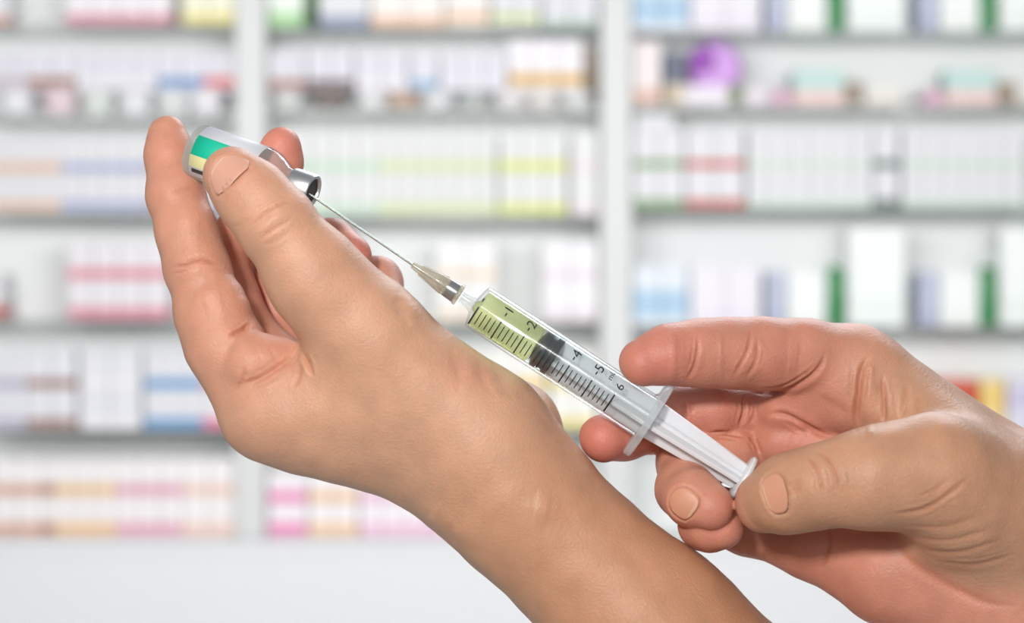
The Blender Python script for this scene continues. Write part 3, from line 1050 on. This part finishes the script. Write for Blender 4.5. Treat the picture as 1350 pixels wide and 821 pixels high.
# ------------------------------------------------------------------ vial
vA = W(257, 198, 12.0)
vB = W(412.6, 253, -1.0)
vu, vv, vw = frame_of(vB - vA)
VL = np.linalg.norm(vB - vA)
vial = empty('vial', to_m(vA))
tag(vial, 'small glass vial with green and yellow label and silver cap, held in the left hand', 'vial')
k_ = 0.001
rv = R(36.5, 8)
gl = clear_mat('vial_glass', (0.95, 0.96, 0.95), 0.34, (228, 232, 234), 0.06, 1.0, 1.5)
z = lambda f: f * VL
lathe('glass_body', [(0, 0.3), (rv * .8, 0), (rv * .95, .5), (rv, 1.6), (rv, z(.60)), (rv * .93, z(.66)), (rv * .72, z(.73)), (rv * .56, z(.77)), (rv * .54, z(.84)), (rv * .6, z(.86)), (0, z(.86))],
      (0, 0, 0), vu, gl, None, 48)
gb = bpy.data.objects['glass_body']


def place_mm(o, origin, parent):
    """mesh built in mm about 0 -> metres at origin (mm), parented"""
    me = o.data
    n = len(me.vertices)
    co = np.empty(n * 3, np.float32)
    me.vertices.foreach_get('co', co)
    co = to_m(co.reshape(-1, 3) + np.asarray(origin)) - np.array(parent.location)
    me.vertices.foreach_set('co', co.astype(np.float32).ravel())
    me.update()
    o.parent = parent
    return o


place_mm(gb, vA, vial)
place_mm(lathe('liquid', [(0, 1.0), (rv * .88, 1.0), (rv * .92, 2.0), (rv * .92, z(.52)), (0, z(.56))], (0, 0, 0), vu, clear_mat('vial_liquid', (.95, .97, .86), .05), None, 40), vA, vial)
steel = mat('brushed_aluminium', (226, 227, 229), 0.36, 1.0, 0.03, 400)
rc = rv * .63
place_mm(lathe('crimp_cap', [(rc * .86, z(.825)), (rc * .98, z(.83)), (rc, z(.845)), (rc, z(.985)), (rc * .95, z(1.0)), (rc * .78, z(1.0)), (rc * .74, z(.985))], (0, 0, 0), vu, steel, None, 48), vA, vial)
place_mm(lathe('rubber_stopper', [(rc * .44, z(.84)), (rc * .73, z(.965)), (rc * .73, z(.978)), (rc * .3, z(.982)), (0, z(.982))], (0, 0, 0), vu, mat('grey_rubber', (78, 82, 82), .6), None, 32), vA, vial)


def wrap_patch(name, origin, u, v, w, r, t0, t1, a0, a1, m, parent, n=16, nt_=2, th=0.05):
    """curved sheet lying on a cylinder from t0..t1 along it and angles a0..a1 (degrees from the viewer side, up positive)"""
    bm = bmesh.new()
    g = []
    for i in range(n + 1):
        a = math.radians(a0 + (a1 - a0) * i / n)
        dr = v * math.sin(a) + w * math.cos(a)
        g.append([(bm.verts.new(origin + u * (t0 + (t1 - t0) * j / nt_) + dr * (r + th)), bm.verts.new(origin + u * (t0 + (t1 - t0) * j / nt_) + dr * r)) for j in range(nt_ + 1)])
    for i in range(n):
        for j in range(nt_):
            bm.faces.new((g[i][j][0], g[i + 1][j][0], g[i + 1][j + 1][0], g[i][j + 1][0]))
            bm.faces.new((g[i][j][1], g[i][j + 1][1], g[i + 1][j + 1][1], g[i + 1][j][1]))
    for i in range(n):
        bm.faces.new((g[i][0][0], g[i][0][1], g[i + 1][0][1], g[i + 1][0][0]))
        bm.faces.new((g[i][nt_][0], g[i + 1][nt_][0], g[i + 1][nt_][1], g[i][nt_][1]))
    bmesh.ops.recalc_face_normals(bm, faces=bm.faces[:])
    o = bm_obj(name, bm, m, None, True)
    return place_mm(o, np.zeros(3), parent)


def unparent_fix(o, parent):
    return o


lab = wrap_patch('label', vA, vu, vv, vw, rv + .02, z(.075), z(.58), -62, 120, mat('label_paper', (214, 217, 224), .5, noise=.01), vial, 40)
lab['label'] = 'white paper label'
g_ = wrap_patch('green_print', vA, vu, vv, vw, rv + .08, z(.077), z(.40), -11, 33, mat('label_green', (20, 190, 155), .5, noise=.02), vial, 14, th=.02)
y_ = wrap_patch('yellow_print', vA, vu, vv, vw, rv + .08, z(.077), z(.40), -36, -11, mat('label_yellow', (238, 232, 170), .5, noise=.02), vial, 10, th=.02)
b_ = wrap_patch('dark_print', vA, vu, vv, vw, rv + .08, z(.10), z(.36), -50, -40, mat('label_dark', (60, 62, 58), .5), vial, 6, th=.02)

# ------------------------------------------------------------------ syringe
ORI = np.array([632.0, 406.0])
U2 = np.array([0.8403, 0.5421])


def AX(t):
    p = ORI + U2 * t
    return W(p[0], p[1], 0)


su, sv, sw = frame_of(AX(100) - AX(0))
O0 = AX(0)
T = lambda t: t * MM               # px along the axis -> mm
syr = empty('syringe', to_m(AX(267)))
tag(syr, 'clear plastic syringe with yellow-green liquid, needle in the vial, held in the right hand', 'syringe')


def sl(name, prof, m, n=48, smooth=True):
    o = lathe(name, [(r * MM, T(t)) for r, t in prof], (0, 0, 0), su, m, None, n, smooth)
    return place_mm(o, O0, syr)


plastic = clear_mat('barrel_plastic', (0.96, 0.98, 0.975), 0.06, (228, 234, 236), 0.15, 1.6, 1.5)
milky = mat('white_polypropylene', (224, 227, 232), .35, noise=.01)
mb = milky.node_tree.nodes['Principled BSDF']
mb.inputs['Subsurface Weight'].default_value = .5
mb.inputs['Subsurface Scale'].default_value = .004
mb.inputs['Subsurface Radius'].default_value = (1, 1, 1)
RB = 31.0
sl('barrel', [(6, -28), (8.3, -28), (9.5, -14), (12, -9), (22, -6.5), (28.5, -4.5), (RB, -1), (RB, 262), (RB - 3.6, 268), (RB - 3.6, 0), (9, -4), (4, -10), (4, -28)], plastic, 64)
liquid = clear_mat('yellow_liquid', (0.965, 0.99, 0.74), 0.17, (240, 244, 150), 0.1, .2, 1.33)
sl('liquid', [(0, -8), (4, -8), (9, -3), (RB - 4.2, 1), (RB - 4.2, 88), (12, 91), (0, 91)], liquid, 48)
rubber = mat('black_rubber', (9, 10, 11), .4, noise=.1)
rs = RB - 3.7
sl('plunger_seal', [(0, 88), (10, 89), (rs - 5, 93), (rs - .4, 95), (rs, 97), (rs, 102), (rs - 3, 103.5), (rs - 3.5, 108), (rs - 3, 110.5), (rs, 112), (rs, 117.5), (rs - 1, 119), (0, 119)], rubber)
# plunger: cross-shaped rod tapering to the thumb disc
bm = bmesh.new()


def fin(bm, d0, d1, side, th, t0, t1, w0, w1):
    vs = []
    for t, w_ in ((t0, w0), (t1, w1)):
        for s in (-1, 1):
            for q in (-1, 1):
                vs.append(bm.verts.new(O0 + su * T(t) + d0 * (s * w_ * MM) + side * (q * th * MM)))
    for f in ((0, 1, 3, 2), (4, 6, 7, 5), (0, 4, 5, 1), (2, 3, 7, 6), (0, 2, 6, 4), (1, 5, 7, 3)):
        bm.faces.new([vs[i] for i in f])


ca, sa = math.cos(math.radians(22)), math.sin(math.radians(22))
f1, f2 = sv * ca + sw * sa, sw * ca - sv * sa
for p_, q_ in ((f1, f2), (f2, f1)):
    fin(bm, p_, None, q_, 3.0, 119, 274, RB - 4.5, 27.5)
    fin(bm, p_, None, q_, 3.0, 274, 412, 27.5, 19)
# rounded web filling the cross near the rod's core
vs0 = []
bmesh.ops.recalc_face_normals(bm, faces=bm.faces[:])
bmesh.ops.bevel(bm, geom=bm.edges[:], offset=0.12, segments=1, affect='EDGES')
pr = bm_obj('plunger_rod', bm, milky)
place_mm(pr, np.zeros(3), syr)
sl('rod_core', [(0, 119), (9, 119), (9, 270), (8, 412), (0, 412)], milky, 16)
sl('thumb_disc', [(0, 409), (28, 409), (31.5, 410.5), (32.5, 413), (31.5, 416), (28, 417), (0, 417)], milky)


def flange():
    bm = bmesh.new()
    rings = []
    n = 48
    for t, k in ((262, .97), (263, 1.0), (270, 1.0), (271.5, .97)):
        ring = []
        for i in range(n):
            a = 2 * math.pi * i / n
            x, y = math.cos(a), math.sin(a)
            ex = 2.6
            px = 57.5 * np.sign(x) * abs(x) ** (2 / ex) * k
            py = 36 * np.sign(y) * abs(y) ** (2 / ex) * k
            ring.append(bm.verts.new(O0 + su * T(t) + sv * px * MM + sw * py * MM))
        rings.append(ring)
    inner = []
    for t in (262, 271.5):
        inner.append([bm.verts.new(O0 + su * T(t) + (sv * math.cos(2 * math.pi * i / n) + sw * math.sin(2 * math.pi * i / n)) * (RB - 3.6) * MM) for i in range(n)])
    for A, B in list(zip(rings[:-1], rings[1:])) + [(inner[0], rings[0]), (rings[-1], inner[1]), (inner[1], inner[0])]:
        for i in range(n):
            bm.faces.new((A[i], A[(i + 1) % n], B[(i + 1) % n], B[i]))
    bmesh.ops.recalc_face_normals(bm, faces=bm.faces[:])
    o = bm_obj('finger_flange', bm, clear_mat('flange_plastic', (.93, .95, .95), .55, (236, 240, 244), .15), None, True)
    o.data.set_sharp_from_angle(angle=math.radians(40))
    place_mm(o, np.zeros(3), syr)


flange()
hubm = clear_mat('hub_plastic', (.90, .88, .82), .38, (226, 222, 212), .15)
sl('needle_hub', [(2.0, -106), (4.2, -105), (5.2, -100), (7.5, -84), (10.5, -70), (11.5, -66), (12.5, -52), (13, -36), (14.6, -35), (14.8, -31), (13, -30.5), (9, -30.5), (8.6, -60), (2.2, -66), (2, -106)], hubm)
sl('hub_collar', [(9, -52), (12.0, -52), (12.8, -49), (13.4, -36), (9, -36)], mat('collar_grey', (150, 152, 152), .25, .6), 40)
hubfin = bmesh.new()
for dvec in (sv, sw):
    fin(hubfin, dvec, None, np.cross(su, dvec), 1.3, -92, -54, 8, 13.2)
hf = bm_obj('hub_rib', hubfin, hubm)
place_mm(hf, np.zeros(3), syr)
needle_m = mat('needle_steel', (196, 210, 204), .22, 1.0, .02, 500)
nt0 = W(404, 253, -1.0)
nu_ = AX(-100) - nt0
nl = np.linalg.norm(nu_)
o = lathe('needle', [(0.0, -3.2), (.34, -1.8), (.36, 0), (.36, nl + 6), (0, nl + 6)], (0, 0, 0), nu_, needle_m, None, 16)
place_mm(o, nt0, syr)

# printed scale
ink = mat('black_ink', (28, 30, 32), .5)
bm = bmesh.new()
RI = RB * MM + 0.03


def cyl_pt(t_mm, arc_mm):
    a = arc_mm / RI
    return O0 + su * t_mm + (sv * math.sin(a) + sw * math.cos(a)) * RI


def tick(bm, t, a0, a1, th, n=10):
    rows = []
    for i in range(n + 1):
        arc = math.radians(a0 + (a1 - a0) * i / n) * RI
        rows.append((bm.verts.new(cyl_pt(T(t - th / 2), arc)), bm.verts.new(cyl_pt(T(t + th / 2), arc))))
    for A, B in zip(rows[:-1], rows[1:]):
        bm.faces.new((A[0], A[1], B[1], B[0]))


for i in range(31):
    t = 35.2 * i / 5 - 1
    if i % 5 == 0:
        tick(bm, t, 2, -54, 2.2 if i in (0, 30) else 1.8)
    else:
        tick(bm, t, -4, -42, 1.3)
for t in (-1, 34.2, 69.4, 139.8, 175):
    tick(bm, t, 18, 27, 1.8)
o = bm_obj('scale_ticks', bm, ink)
place_mm(o, np.zeros(3), syr)


def numeral(txt, t, arc_px, size_px, name='scale_numeral'):
    cu = bpy.data.curves.new('numeral', 'FONT')
    cu.body = txt
    cu.size = size_px * MM / 0.70
    cu.align_x = 'CENTER'
    to = bpy.data.objects.new('numeral', cu)
    COL.objects.link(to)
    dg = bpy.context.evaluated_depsgraph_get()
    me = bpy.data.meshes.new_from_object(to.evaluated_get(dg))
    bpy.data.objects.remove(to)
    h = size_px * MM
    for v in me.vertices:
        x, y = v.co.x * 1.2, v.co.y
        p = cyl_pt(T(t) - (y - h / 2), arc_px * MM + x)
        v.co = Vector(p)
    me.name = name
    ob = link(name, me, ink)
    place_mm(ob, np.zeros(3), syr)
    return ob


numeral('1', 34.2, 21, 13)
numeral('2', 69.4, 21, 13)
numeral('4', 139.8, 21, 13)
numeral('5', 175, 21, 13)
numeral('mL', 193, 22, 7.5)
numeral('6', 210.2, 14, 11)

# second level: print on the paper and the barrel, pieces of the hub and the rod
for kid, host in (('green_print', 'label'), ('yellow_print', 'label'), ('dark_print', 'label'), ('scale_ticks', 'barrel'), ('finger_flange', 'barrel'),
                  ('rod_core', 'plunger_rod'), ('thumb_disc', 'plunger_rod'), ('hub_collar', 'needle_hub'), ('hub_rib', 'needle_hub'), ('rubber_stopper', 'crimp_cap')):
    bpy.data.objects[kid].parent = bpy.data.objects[host]
for ob in list(COL.objects):
    if ob.name.startswith('scale_numeral'):
        ob.parent = bpy.data.objects['barrel']
